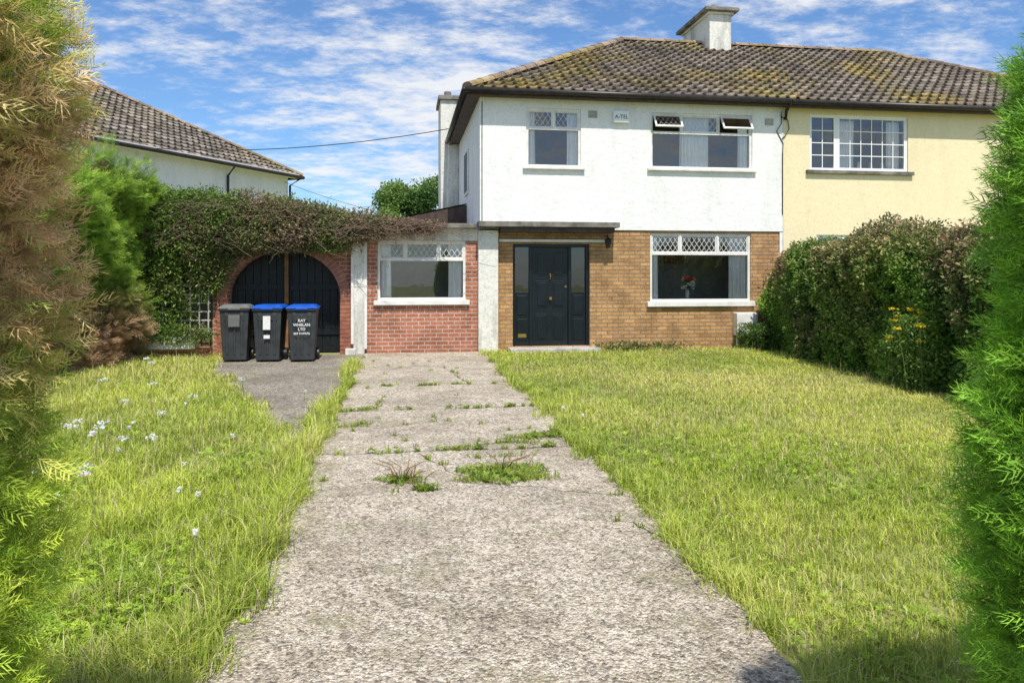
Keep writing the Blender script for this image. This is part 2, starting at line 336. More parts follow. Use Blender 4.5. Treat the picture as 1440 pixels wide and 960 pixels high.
def window(W,y,parent,tz,cols,mat,lat=True,openl=(),fr=.05,y0=.03):
    x0,x1,z0,z1=W; F=MB(); G=MB(); Lm=MB(); ya=y+y0; yb=ya+.06; yg=ya+.03
    F.box(x0,x0+fr,ya,yb,z0,z1); F.box(x1-fr,x1,ya,yb,z0,z1); F.box(x0+fr,x1-fr,ya,yb,z1-fr,z1); F.box(x0+fr,x1-fr,ya,yb,z0,z0+fr)
    if tz: F.box(x0+fr,x1-fr,ya-.006,yb,tz-.025,tz+.025)
    xs=[x0+(x1-x0)*c for c in cols]
    for x in xs[1:-1]: F.box(x-.022,x+.022,ya-.003,yb,(tz+.025) if tz else z0+fr,z1-fr)
    for i in range(len(xs)-1):
        a=xs[i]+(fr if i==0 else .022); b_=xs[i+1]-(fr if i==len(xs)-2 else .022); c=(tz+.025) if tz else z0+fr; d=z1-fr
        if i in openl:
            h=d-c; ang=math.radians(32); sy=-math.sin(ang); sz=-math.cos(ang)
            def P(x,t,o=0): return (x, ya-.012+sy*t*h+o*sz, d+sz*t*h-o*sy)
            for (xa,xb,t0,t1) in ((a,a+.035,0,1),(b_-.035,b_,0,1),(a+.035,b_-.035,0,.1),(a+.035,b_-.035,.88,1)):
                n=len(F.v)
                F.v+=[P(xa,t0,0),P(xb,t0,0),P(xb,t1,0),P(xa,t1,0),P(xa,t0,.03),P(xb,t0,.03),P(xb,t1,.03),P(xa,t1,.03)]
                for f in ((0,3,2,1),(4,5,6,7),(0,1,5,4),(1,2,6,5),(2,3,7,6),(3,0,4,7)): F.f.append(tuple(n+q for q in f))
            G.quad(P(a+.035,.1,.015),P(b_-.035,.1,.015),P(b_-.035,.88,.015),P(a+.035,.88,.015))
            # leading on the open sash
            x_=a+.035; nn=5
            for k in range(nn+1):
                for sg in (1,-1):
                    xa=a+.035+(b_-a-.07)*k/nn; xb=xa+sg*(b_-a-.07)/nn*1.6
                    t0,t1=.1,.88
                    if xb>b_-.035: t1=t0+(t1-t0)*(b_-.035-xa)/(xb-xa); xb=b_-.035
                    if xb<a+.035: t1=t0+(t1-t0)*(a+.035-xa)/(xb-xa); xb=a+.035
                    if t1-t0<.05: continue
                    Lm.quad(P(xa-.005,t0,.012+.001*sg),P(xa+.005,t0,.012+.001*sg),P(xb+.005,t1,.012+.001*sg),P(xb-.005,t1,.012+.001*sg))
        else:
            if tz:
                F.box(a,a+.022,ya+.012,yb-.01,c,d); F.box(b_-.022,b_,ya+.012,yb-.01,c,d)
                F.box(a+.022,b_-.022,ya+.012,yb-.01,d-.022,d); F.box(a+.022,b_-.022,ya+.012,yb-.01,c,c+.022)
            G.quad((a,yg,c),(b_,yg,c),(b_,yg,d),(a,yg,d))
            if lat: lattice(Lm,a+.02,b_-.02,c+.02,d-.02,yg-.003)
    if tz: G.quad((x0+fr,yg,z0+fr),(x1-fr,yg,z0+fr),(x1-fr,yg,tz-.025),(x0+fr,yg,tz-.025))
    F.build('window_frame',mat,parent,bevel=.003); G.build('window_glass',M_glass,parent)
    if lat: Lm.build('leaded_lattice',M_lead,parent)
window(W_ul,YF,house,4.32,(0,.5,1),M_fr); room(*W_ul,YF+.13,house)
curtain(2.40,2.56,3.6,4.66,YF+.12,house,seed=1); curtain(3.18,3.40,3.6,4.66,YF+.12,house,seed=2)
window(W_ur,YF,house,4.31,(0,.30,.67,1),M_fr,openl=(0,2)); room(*W_ur,YF+.13,house)
curtain(5.50,6.12,3.62,4.66,YF+.12,house,seed=3); curtain(6.74,6.96,3.62,4.66,YF+.12,house,seed=4)
window(W_gr,YF+.03,house,1.90,(0,.30,.67,1),M_fr); room(*W_gr,YF+.2,house)
curtain(6.55,6.93,.99,2.26,YF+.15,house,seed=5); curtain(4.90,5.06,.99,2.26,YF+.15,house,seed=6)
mb=MB(); mb.box(5.9,6.35,16.15,16.17,1.75,2.05); mb.build('picture_frame',M_wood,house)
# door
D=MB(); y=YF+.17; D.box(2.10,2.16,y-.06,y+.02,.09,2.08); D.box(3.57,3.63,y-.06,y+.02,.09,2.08); D.box(2.16,3.57,y-.06,y+.02,2.02,2.08)
D.box(2.44,2.50,y-.05,y+.02,.09,2.02); D.box(3.22,3.28,y-.05,y+.02,.09,2.02)
D.box(2.16,2.44,y-.02,y+.02,.09,1.15); D.box(3.28,3.57,y-.02,y+.02,.09,1.15)
D.box(2.50,3.22,y-.01,y+.03,.09,2.02)
for (a,b_) in ((2.20,2.40),(3.32,3.53)):
    D.box(a,b_,y-.035,y-.02,.2,.62); D.box(a,b_,y-.035,y-.02,.70,1.08)
D.build('door_frame',M_door,house,bevel=.008)
P_=MB()
for (a,b_) in ((2.57,2.82),(2.90,3.15)):
    for (c,d) in ((.2,.72),(.84,1.36),(1.46,1.92)):
        P_.box(a,b_,y-.018,y-.01,c,d); P_.box(a+.04,b_-.04,y-.034,y-.018,c+.04,d-.04)
P_.build('door_panels',M_door,house,bevel=.009)
G=MB(); G.quad((2.16,y,1.15),(2.44,y,1.15),(2.44,y,2.02),(2.16,y,2.02)); G.quad((3.28,y,1.15),(3.57,y,1.15),(3.57,y,2.02),(3.28,y,2.02)); G.build('sidelight_glass',M_obs,house)
mb=MB(); mb.quad((2.1,y+.4,0),(3.63,y+.4,0),(3.63,y+.4,2.1),(2.1,y+.4,2.1)); mb.build('hall_interior',M_room,house)
K=MB(); K.tube([(2.86,y-.02,1.02),(2.86,y-.055,1.02),(2.86,y-.06,1.02),(2.86,y-.075,1.02)],.03,12); K.box(2.22,2.38,y-.042,y-.036,.26,.33); K.tube([(2.86,y-.03,1.5),(2.86,y-.06,1.44),(2.86,y-.03,1.40)],.012,8); K.tube([(3.17,y-.01,1.25),(3.17,y-.03,1.25)],.02,10)
K.build('door_furniture',M_brass,house)
mb=MB(); mb.box(2.0,3.75,13.72,YF+.12,0,.085); mb.build('door_step',M_stone,house,bevel=.012)
mb=MB(); mb.tube([(3.95,YF+.03,2.22),(3.95,YF-.1,2.25),(3.95,YF-.14,2.2)],.01,6); mb.frustum(3.95,YF-.14,2.0,2.16,.03,.03,.055,.055); mb.frustum(3.95,YF-.14,2.163,2.2,.065,.065,.012,.012); mb.build('wall_lantern',M_black,house)
mb=MB(); mb.box(4.08,4.40,YF-.085,YF-.002,4.46,4.70); mb.build('alarm_box',M_pvc,house,bevel=.02)
def text(s,size,loc,mat,parent,name):
    cu=bpy.data.curves.new(name,'FONT'); cu.body=s; cu.size=size; cu.align_x='CENTER'; cu.align_y='CENTER'; cu.extrude=.001; cu.offset=.001
    t=bpy.data.objects.new(name,cu); sc.collection.objects.link(t); dg=bpy.context.evaluated_depsgraph_get(); me=bpy.data.meshes.new_from_object(t.evaluated_get(dg)); bpy.data.objects.remove(t)
    o=link(bpy.data.objects.new(name,me),parent); me.materials.clear(); me.materials.append(mat); o.location=loc; o.rotation_euler=(math.radians(90),0,0); return o
M_grn=pm('green_print',(.02,.14,.06),(.03,.18,.08),9,.6)
text('A-TEL',.105,(4.24,YF-.088,4.57),M_grn,house,'alarm_lettering')
mb=MB()
for x,z in((3.68,4.62),(7.36,4.58)):
    mb.box(x-.09,x+.09,YF-.012,YF-.001,z-.07,z+.07)
    for k in range(5): mb.box(x-.08,x+.08,YF-.02,YF-.012,z-.055+k*.025,z-.045+k*.025)
mb.build('air_vent',M_stone,house)
mb=MB(); mb.box(6.60,7.04,YF-.16,YF+.028,.27,.72); mb.build('meter_box',M_sill,house,bevel=.012)
mb=MB(); mb.box(6.63,7.01,YF-.168,YF-.161,.30,.69); mb.tube([(6.66,YF-.03,.27),(6.66,YF-.03,0)],.018,8); mb.build('meter_box_door',M_fr,house,bevel=.003)
mb=MB(); mb.tube([(7.62,YF-.012,4.8),(7.62,YF-.012,4.55),(7.52,YF-.012,4.40),(7.66,YF-.012,4.15),(7.645,YF-.012,3.9)]+[(7.645,YF-.012,3.9-.3*k) for k in range(1,5)],.008,5)
mb.tube([(7.6,YF-.02,4.7),(7.75,YF-.03,4.62),(7.78,YF-.03,4.45),(7.70,YF-.02,4.3),(7.64,YF-.012,4.25)],.01,5)
mb.tube([(1.5,YF-.01,4.8),(1.5,YF-.01,4.2),(1.5,YF-.01,2.5)],.008,5); mb.build('facade_cable',M_cable,house)
# roof
def roof(parent,O,ux,uy,Lx,Ly,z,rise_k,mat,tile=.22,crs=.235):
    O=np.array(O,float); ux=np.array(ux,float); uy=np.array(uy,float); H=Ly/2
    def slope(nm,P,da,di,L,Hs):
        na=int(L/tile*8)+1; al=np.arange(na+1)*tile/8; al=al[al<=L]; al=np.append(al,L)
        rows=[]; cols=[]; k=0; r2=np.random.default_rng(len(nm)+int(L*10))
        tv=r2.uniform(.60,1.35,(int(Hs/crs)+3,int(L/tile)+3))
        while k*crs<Hs-.01:
            s0=k*crs; s1=min((k+1)*crs,Hs); ti=(al/tile).astype(int)
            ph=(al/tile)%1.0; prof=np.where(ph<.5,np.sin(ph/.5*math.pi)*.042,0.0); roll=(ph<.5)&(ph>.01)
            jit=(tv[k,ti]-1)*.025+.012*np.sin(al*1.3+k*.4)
            for (s_,hh,cm_) in ((s0,.02,np.where(roll,.10,.35)),(s0+.004,.062,np.where(roll,.35,.6)),(s0+.03,.06,np.ones(len(al))),(s1-.03,.012,np.full(len(al),.85)),(s1-.002,.008,np.where(roll,.12,.4))):  # lap shadow and gaps beneath the rolls painted in as darker vertex colour
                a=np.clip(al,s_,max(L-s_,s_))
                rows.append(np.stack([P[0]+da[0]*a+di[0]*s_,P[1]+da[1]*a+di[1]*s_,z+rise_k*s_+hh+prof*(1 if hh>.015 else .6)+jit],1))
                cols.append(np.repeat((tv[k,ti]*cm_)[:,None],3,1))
            k+=1
        V=np.concatenate(rows); C=np.concatenate(cols); n=len(al); R=len(rows)
        i=np.arange(n-1)[None,:]+n*np.arange(R-1)[:,None]; F=np.stack([i,i+1,i+n+1,i+n],-1).reshape(-1,4)
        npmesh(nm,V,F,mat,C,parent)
    slope('front_roof_slope',O,ux,uy,Lx,H)
    slope('side_roof_slope',O+uy*Ly,-uy,ux,Ly,H)
    slope('far_roof_slope',O+ux*Lx,uy,-ux,Ly,H)
    slope('back_roof_slope_',O+ux*Lx+uy*Ly,-ux,-uy,Lx,H)
    rz=z+rise_k*H; A_=O+ux*H+uy*H; B_=O+ux*(Lx-H)+uy*H
    mb=MB()
    def line(p,q):
        p=Vector(p); q=Vector(q); n=max(1,int((q-p).length/.36)); d=(q-p).normalized(); sd=d.cross(Vector((0,0,1))).normalized(); up=sd.cross(d)
        for i in range(n):
            a=p.lerp(q,i/n); c=p.lerp(q,(i+1)/n+.03/n); b0=len(mb.v)
            for (pt,r) in ((a,.12),(c,.105)):
                for j in range(7):
                    t=math.pi*j/6; mb.v.append(tuple(pt+sd*math.cos(t)*r*1.1+up*(math.sin(t)*r*.8)))
            for j in range(6): mb.f.append((b0+j,b0+j+1,b0+7+j+1,b0+7+j))
            mb.f.append(tuple(b0+j for j in range(7)))
    T=lambda v,zz:(v[0],v[1],zz)
    line(T(A_,rz+.02),T(B_,rz+.02))
    for c,e in ((O,A_),(O+uy*Ly,A_),(O+ux*Lx,B_),(O+ux*Lx+uy*Ly,B_)): line(T(c,z+.04),T(e,rz+.02))
    me=mb.build('ridge_tiles',M_ridge,parent); a=me.data.color_attributes.new('col','FLOAT_COLOR','POINT')
    cc=np.ones((len(mb.v),4),dtype=np.float32); cc[:,:3]=np.repeat(rng.uniform(.7,1.25,(len(mb.v)//14,1)),14,0); a.data.foreach_set('color',cc.ravel())
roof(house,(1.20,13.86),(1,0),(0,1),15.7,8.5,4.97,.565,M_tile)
mb=MB()
mb.tube([(1.14,13.80,4.95),(7.66,13.80,4.95)],.055,10); mb.tube([(1.14,13.80,4.95),(1.14,22.3,4.95)],.055,10)
mb.tube([(1.14,20.3,4.9),(1.3,20.3,4.75),(1.41,20.3,4.6),(1.41,20.3,2.6)],.035,8)
mb.tube([(7.68,13.80,4.92),(7.68,14.0,4.80),(7.68,14.04,4.62)],.035,8)
mb.build('gutter',M_gutter,house,smooth=True)
mb=MB(); mb.tube([(7.70,13.80,4.94),(16.9,13.80,4.94)],.055,10); mb.build('gutter',M_gutter,nbr,smooth=True)
mb=MB(); mb.box(1.20,7.66,13.86,13.885,4.86,4.99); mb.box(1.20,1.225,13.885,22.3,4.86,4.99); mb.quad((1.225,13.885,4.885),(1.225,22.2,4.885),(1.46,22.2,4.885),(1.46,13.885,4.885)); mb.quad((1.46,13.885,4.885),(7.66,13.885,4.885),(7.66,YF,4.885),(1.46,YF,4.885)); mb.build('fascia',M_fascia,house)
mb=MB(); mb.box(7.665,16.9,13.862,13.885,4.84,4.985); mb.quad((7.665,13.885,4.883),(16.9,13.885,4.883),(16.9,YF,4.883),(7.665,YF,4.883)); mb.build('fascia',M_fascia,nbr)
mb=MB(); mb.box(7.58,8.15,17.55,19.3,6.7,7.98); mb.box(7.53,8.20,17.50,19.35,7.981,8.04); mb.build('ridge_chimney',M_oldwhite,house,bevel=.01)
mb=MB(); mb.box(7.42,8.30,17.40,19.45,8.041,8.13); mb.build('chimney_cap',M_slab,house,bevel=.01)
mb=MB()
for yy in (17.9,18.8): mb.tube([(7.86,yy,8.13),(7.86,yy,8.33)],.11,12,.09)
mb.build('chimney_pot',M_slab,house,smooth=True)
mb=MB(); mb.box(7.56,8.17,17.40,17.55,6.9,7.02); mb.build('chimney_flashing',pm('lead_flashing',(.3,.31,.33),(.2,.2,.22),5,.6),house)
mb=MB(); mb.box(.98,1.455,19.4,20.7,0,6.05); mb.build('side_chimney',M_oldwhite,house,bevel=.01)
mb=MB(); mb.box(.92,1.52,19.33,20.77,6.051,6.16); mb.tube([(1.2,20,6.16),(1.2,20,6.4)],.1,10); mb.build('side_chimney_cap',M_slab,house,bevel=.008)
mb=MB(); mb.box(1.42,1.457,16.5,17.3,3.3,4.3); mb.build('side_window_frame',M_fr,house)
mb=MB(); mb.box(1.412,1.419,16.56,17.24,3.36,4.24); mb.build('side_window_pane',M_gdoor,house)
mb=MB()
mb.quad((-.9,17.0,2.60),(1.455,17.0,3.12),(1.455,21,3.12),(-.9,21,2.60)); mb.box(-.9,-.86,17.0,21,2.42,2.6); mb.build('lean_to_roof',M_slab,house)
mb=MB(); mb.v=[(-.86,17.02,2.3),(1.455,17.02,2.3),(1.455,17.02,3.08),(-.86,17.02,2.58)]; mb.f=[(0,1,2,3)]; mb.build('lean_to_gable',M_fascia,house)

# neighbour
W_n=(8.25,10.46,3.62,4.77)
wall('cream_wall',7.665,16.6,0,4.89,YF,[W_n,(8.4,10.4,.95,2.3)],M_cream,nbr)
window((8.25,8.86,3.62,4.77),YF,nbr,None,(0,1),M_pvc,lat=False,fr=.06); window((8.86,10.46,3.62,4.77),YF,nbr,None,(0,1),M_pvc,lat=False,fr=.07)
room(*W_n,YF+.13,nbr); window((8.4,10.4,.95,2.3),YF,nbr,1.9,(0,.3,.7,1),M_pvc,lat=False); room(8.4,10.4,.95,2.3,YF+.13,nbr)
mb=MB()
for (a,b_,n) in ((8.31,8.80,2),(8.93,10.39,6)):
    for i in range(1,n): x=a+(b_-a)*i/n; mb.box(x-.009,x+.009,YF+.046,YF+.058,3.69,4.70)
    for j in range(1,4): z=3.69+1.01*j/4; mb.box(a,b_,YF+.044,YF+.0595,z-.009,z+.009)
mb.build('georgian_bars',M_pvc,nbr)
curtain(9.0,9.35,3.65,4.7,YF+.2,nbr,seed=8); curtain(10.1,10.38,3.65,4.7,YF+.2,nbr,seed=18)
mb=MB(); mb.box(8.16,10.56,YF-.07,YF+.1,3.55,3.622); mb.build('window_sill',M_slab,nbr,bevel=.006)
mb=MB()
for x in(9.45,9.72,9.98): mb.tube([(x,YF+.17,3.7),(x,YF+.17,3.74),(x,YF+.17,3.80),(x,YF+.17,3.84)],.05,8,.02)
mb.build('ornaments',M_sill,nbr)
mb=MB(); mb.quad((16.6,YF,0),(16.6,22.1,0),(16.6,22.1,4.89),(16.6,YF,4.89)); mb.quad((7.66,22.1,0),(16.6,22.1,0),(16.6,22.1,4.89),(7.66,22.1,4.89)); mb.build('end_wall',M_cream,nbr)

# ------------------------------------------------------------------ garage wing
W_w=(-.47,1.19,1.0,2.13)
wall('wing_wall_top',-.70,1.42,2.13,2.36,YF,[],M_oldwhite,gar)
wall('wing_brick_wall',-.70,1.42,0,2.13,YF+.004,[W_w],M_red,gar,.14)
window(W_w,YF+.004,gar,1.77,(0,.31,.69,1),M_fr); room(-.47,1.19,1.0,2.13,YF+.16,gar,1.6,.2); sill(-.47,1.19,1.002,gar,YF,.09)
curtain(-.42,-.22,1.04,2.08,YF+.13,gar,seed=9); curtain(.86,1.14,1.04,2.08,YF+.13,gar,seed=10)
mb=MB(); mb.box(-4.9,1.395,13.92,18.5,2.362,2.45); mb.build('flat_roof',M_slab,gar,bevel=.008)
mb=MB(); mb.box(-.92,-.705,14.02,14.3,0,2.36); mb.box(-1.05,-.86,13.9,14.019,0,.12); mb.build('white_pilaster',M_oldwhite,gar,bevel=.012)
mb=MB(); mb.box(-.72,-.66,14.03,14.09,.1,2.3); mb.box(-.95,-.90,13.97,14.01,.2,2.3); mb.build('white_posts',M_sill,gar,bevel=.005)
cx,rx,rz,sz_=-2.155,1.0,.86,1.07
mb=MB(); n=28; x0,x1=-3.42,-.925
pts=[(cx-rx*math.cos(math.pi*i/n),sz_+rz*math.sin(math.pi*i/n)) for i in range(n+1)]
for i in range(n):
    (a,za),(b_,zb)=pts[i],pts[i+1]; mb.quad((a,YF,za),(b_,YF,zb),(b_,YF,2.36),(a,YF,2.36)); mb.quad((a,YF,za),(a,YF+.35,za),(b_,YF+.35,zb),(b_,YF,zb))
mb.quad((x0,YF,0),(cx-rx,YF,0),(cx-rx,YF,2.36),(x0,YF,2.36)); mb.quad((cx+rx,YF,0),(x1,YF,0),(x1,YF,2.36),(cx+rx,YF,2.36))
mb.quad((cx-rx,YF,0),(cx-rx,YF+.35,0),(cx-rx,YF+.35,sz_),(cx-rx,YF,sz_)); mb.quad((cx+rx,YF,0),(cx+rx,YF,sz_),(cx+rx,YF+.35,sz_),(cx+rx,YF+.35,0))
mb.build('arch_wall',M_red,gar)
M_redb=pm('arch_brick',(.42,.17,.10),(.27,.10,.06),9,.85,.4,40)
M_mort=pm('mortar',(.42,.38,.33),(.3,.27,.24),9,.9)
mb=MB(); nb=38
for i in range(nb):
    t=math.pi*(i+.5)/nb; dt=math.pi/nb*.40
    q=[]
    for (r,tt) in ((0,t-dt),(0,t+dt),(.19,t+dt),(.19,t-dt)): q.append((cx-(rx+r)*math.cos(tt),sz_+(rz+r)*math.sin(tt)))
    b0=len(mb.v); mb.v+=[(x,YF-.035,z) for x,z in q]+[(x,YF+.0,z) for x,z in q]
    for f in ((0,3,2,1),(0,1,5,4),(1,2,6,5),(2,3,7,6),(3,0,4,7)): mb.f.append(tuple(b0+j for j in f))
for s_ in(-1,1):
    for k in range(14):
        a=cx+s_*rx; b_=cx+s_*(rx+.19); mb.box(min(a,b_),max(a,b_),YF-.035,YF-.001,.01+k*.076,.075+k*.076)
mb.build('arch_bricks',M_redb,gar,bevel=.004)
mb=MB()
for i in range(n):
    q=[]
    for (r,j) in ((.004,i),(.004,i+1),(.186,i+1),(.186,i)):
        t=math.pi*j/n; q.append((cx-(rx+r)*math.cos(t),YF-.024,sz_+(rz+r)*math.sin(t)))
    mb.quad(*q)
for s_ in(-1,1):
    a=cx+s_*(rx+.004); b_=cx+s_*(rx+.186); mb.quad((min(a,b_),YF-.024,0),(max(a,b_),YF-.024,0),(max(a,b_),YF-.024,sz_),(min(a,b_),YF-.024,sz_))
mb.build('arch_mortar',M_mort,gar)
mb=MB()
mb.quad((-3.3,YF+.34,0),(-1.0,YF+.34,0),(-1.0,YF+.34,2.3),(-3.3,YF+.34,2.3))
for k in range(15):
    x=-3.18+k*.14; mb.box(x,x+.125,YF+.31,YF+.338,.03,1.98)
for s_ in(-1,1):
    for z in(.35,1.2): mb.box(cx+(.06 if s_>0 else -.98),cx+(.98 if s_>0 else -.06),YF+.285,YF+.309,z,z+.1)
mb.build('garage_doors',M_gdoor,gar)
mb=MB(); mb.box(cx-.035,cx+.035,YF+.2,YF+.27,0,1.96); mb.build('brown_post',M_wood,gar)
mb=MB(); mb.box(-5.2,-3.425,YF+.02,YF+.25,0,1.9); mb.build('boundary_wall_panel',pm('mossy_block',(.14,.13,.09),(.07,.075,.04),4,.9,.4,20),gar)
mb=MB(); mb.box(-4.7,-3.43,13.75,YF+.015,0,.18); mb.build('brick_planter',M_red,gar)
mb=MB(); mb.box(-4.6,-3.6,13.6,13.9,.181,.42); mb.build('stone_trough',M_oldwhite,gar,bevel=.02)
mb=MB(); mb.quad((-5.2,YF+.3,0),(-5.2,YF+.3,2.36),(-5.2,18.4,2.36),(-5.2,18.4,0)); mb.quad((-5.2,18.4,0),(1.4,18.4,0),(1.4,18.4,2.36),(-5.2,18.4,2.36)); mb.build('garage_back_walls',M_oldwhite,gar)
mb=MB()
for k in range(8): x=-4.55+k*.155; mb.box(x,x+.025,13.93,13.945,.42,1.62)
for k in range(8): z=.5+k*.155; mb.box(-4.58,-3.42,13.946,13.958,z,z+.025)
mb.build('trellis',M_trel)

# ------------------------------------------------------------------ left neighbouring house
nb2=empty('neighbouring_house.001')
B=np.array([-4.0,26.9]); ux=np.array([-.515,-.857]); uy=np.array([-.857,.515])
def P3(a,b_,z): p=B+ux*a+uy*b_; return (p[0],p[1],z)
mb=MB(); Lw,Dw=8.6,15.
for (a0,b0,a1,b1) in ((0,0,Lw,0),(Lw,0,Lw,Dw),(Lw,Dw,0,Dw),(0,Dw,0,0)):
    mb.quad(P3(a0,b0,0),P3(a1,b1,0),P3(a1,b1,4.9),P3(a0,b0,4.9))
mb.build('house_walls',M_white,nb2)
q=B-ux*.35-uy*.35
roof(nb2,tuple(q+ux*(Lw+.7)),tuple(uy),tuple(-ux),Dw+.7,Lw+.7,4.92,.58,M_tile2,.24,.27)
mb=MB(); mb.tube([P3(-.38,-.38,4.9),P3(Lw+.38,-.38,4.9)],.06,8); mb.tube([P3(-.38,-.38,4.9),P3(-.38,Dw,4.9)],.06,8); mb.tube([P3(2.9,-.35,4.9),P3(2.9,-.05,4.6),P3(2.9,-.05,1)],.04,8)
mb.tube([P3(-.2,-.38,4.85),P3(-.05,-.05,4.6),P3(-.05,-.05,1)],.04,8); mb.build('gutter',M_gutter,nb2)
mb=MB(); mb.quad(P3(-.34,-.34,4.88),P3(Lw+.34,-.34,4.88),P3(Lw+.34,0,4.88),P3(-.34,0,4.88)); mb.quad(P3(-.35,-.35,4.86),P3(Lw+.35,-.35,4.86),P3(Lw+.35,-.35,5.0),P3(-.35,-.35,5.0)); mb.build('fascia',M_fr,nb2)

# ------------------------------------------------------------------ bins
def wheelie(name,x,y,lid,rot=0,label=None):
    e=empty(name); e.location=(x,y,.012); e.rotation_euler=(0,0,rot)
    b=MB(); b.frustum(0,0,.03,.86,.19,.22,.235,.27,.02); b.box(-.25,.25,-.275,.315,.861,.895)
    for k in(-.12,0,.12): b.frustum(k,-.215-.008,.12,.80,.022,.01,.025,.012,-.032)
    b.box(-.16,.16,-.262,-.235,.70,.83)
    b.build('body',M_binA,e,bevel=.015)
    l=MB(); l.frustum(0,.02,.896,.925,.262,.305,.262,.305); l.frustum(0,.02,.926,.965,.25,.29,.19,.22); l.box(-.10,.10,-.30,-.284,.88,.92)
    l.build('lid',lid,e,bevel=.012)
    h=MB(); h.tube([(-.2,.36,.90),(.2,.36,.90)],.016,8); h.box(-.2,-.17,.3,.36,.88,.915); h.box(.17,.2,.3,.36,.88,.915); h.build('handle',M_binA,e)
    w=MB()
    for s_ in(-1,1): w.tube([(s_*.20,.2,.10),(s_*.25,.2,.10)],.10,18)
    w.tube([(-.2,.2,.1),(.2,.2,.1)],.012,6); w.build('wheels',M_black,e)
    if label=='text':
        for i,t in enumerate(('RAY','WHELAN','LTD','069 9147676')):
            text(t,.066 if i<3 else .05,(0,-.288,.70-i*.072),M_label,e,'lettering')
    elif label=='sticker':
        s=MB(); s.box(-.06,.06,-.292,-.289,.55,.78); s.box(-.05,.05,-.283,-.280,.40,.46); s.build('sticker',M_label,e)
    elif label=='panel':
        s=MB(); s.box(-.09,.09,-.291,-.287,.6,.8); s.build('panel',M_binB,e)
    return e
wheelie('wheelie_bin',-2.82,13.25,M_binB,.05,'panel'); wheelie('wheelie_bin.001',-2.25,13.17,M_blue,-.04,'sticker'); wheelie('wheelie_bin.002',-1.69,13.1,M_blue,.03,'text')
def cable(a,b_,sag):
    a=Vector(a); b_=Vector(b_); return [tuple(a.lerp(b_,t/16)-Vector((0,0,sag*4*(t/16)*(1-t/16)))) for t in range(17)]
mb=MB(); mb.tube(cable((1.1,18.0,5.02),(-7.2,21.8,5.0),.25),.011,5); mb.build('overhead_cable',M_cable)
mb=MB(); mb.tube(cable((-4.3,27.0,4.8),(.2,22.,3.1),.1),.007,5); mb.build('overhead_cable.001',M_cable)
vs=empty('flower_vase')
mb=MB(); mb.tube([(5.75,YF+.33,.98),(5.75,YF+.33,1.04),(5.75,YF+.33,1.14),(5.75,YF+.33,1.2)],.05,12,.035); mb.build('vase',M_sill,vs,smooth=True)
def blossoms(name,cols,pts,s,parent):
    V=[];F=[];C=[]
    for (p,c) in zip(pts,cols):
        for k in range(9):
            d=Vector((random.gauss(0,1),random.gauss(0,1),random.gauss(0,1)+.4)).normalized(); a=d.orthogonal().normalized(); b_=d.cross(a); q=Vector(p)+d*s*.6; n=len(V)
            V+=[tuple(q-a*s*.45),tuple(q-b_*s*.45+d*s*.2),tuple(q+a*s*.45),tuple(q+b_*s*.45+d*s*.2)]; F+=[(n,n+1,n+2),(n,n+2,n+3)]; C+=[c]*4
    return npmesh(name,np.array(V),np.array(F),M_leaf,np.array(C),parent)
pts=[(5.75+random.uniform(-.13,.13),YF+.22+random.uniform(-.04,.05),1.22+random.uniform(0,.2)) for _ in range(18)]
blossoms('blooms',[random.choice([(.95,.05,.03),(.95,.9,.88),(.95,.9,.88),(.05,.15,.03)]) for _ in pts],pts,.06,vs)

# ------------------------------------------------------------------ foliage
def tmpl_spray(seed=0):
    r=np.random.default_rng(seed); V=[];F=[]
    def tri(a,b_,c): n=len(V); V.extend([a,b_,c]); F.append((n,n+1,n+2))
    for i in range(8):
        y=.03+i*.115+r.uniform(-.02,.02)
        for sg in(-1,1):
            l=(.42*(1-((y-.3)/.85)**2)+.06)*r.uniform(.65,1.2)
            a=r.uniform(.55,1.0); x1=sg*l*math.sin(a); y1=y+l*math.cos(a)*1.1; wz=r.uniform(-.12,.12)
            tri((0,y-.015,0),(x1,y1,wz),(sg*.005,y+.035,0))
            mx,my=x1*.55,y+(y1-y)*.55; tri((mx*.8,my-.04,wz*.4),(mx+sg*l*.02,my+l*.38,wz),(mx+sg*.01,my+.01,wz*.5))
    tri((-.015,.0,0),(.015,0,0),(0,1.08,0))
    V=np.array(V,float); V[:,2]+=-.35*V[:,0]**2-.25*V[:,1]**2
    return V,np.array(F)
def tmpl_leaves(k=5,asp=.42,seed=1):
    r=np.random.default_rng(seed); V=[];F=[]
    for i in range(k):
        c=r.uniform(-.5,.5,3); d=r.normal(size=3)+np.array([0,.8,0]); d/=np.linalg.norm(d); s_=np.cross(d,r.normal(size=3)); s_/=np.linalg.norm(s_); nn=np.cross(d,s_)
        L=r.uniform(.45,.7); n=len(V)
        V+=[c,c+d*L*.5+s_*L*asp*.5+nn*.05,c+d*L,c+d*L*.5-s_*L*asp*.5+nn*.05]; F+=[(n,n+1,n+2),(n,n+2,n+3)]
    return np.array(V),np.array(F)
def scatter(name,T,pos,dirs,scale,cols,mat,parent=None,vshade=True):
    V,F=T; n=len(pos); d=dirs/np.linalg.norm(dirs,axis=1)[:,None]
    r=rng.normal(size=(n,3)); s_=np.cross(d,r); s_/=np.linalg.norm(s_,axis=1)[:,None]; nn=np.cross(s_,d)
    P=pos[:,None,:]+scale[:,None,None]*(V[None,:,0,None]*s_[:,None,:]+V[None,:,1,None]*d[:,None,:]+V[None,:,2,None]*nn[:,None,:])
    FF=(F[None]+(np.arange(n)*len(V))[:,None,None]).reshape(-1,3)
    C=np.repeat(cols[:,None,:],len(V),1)
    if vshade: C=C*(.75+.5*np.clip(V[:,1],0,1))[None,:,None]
    return npmesh(name,P.reshape(-1,3),FF,mat,C.reshape(-1,3),parent)
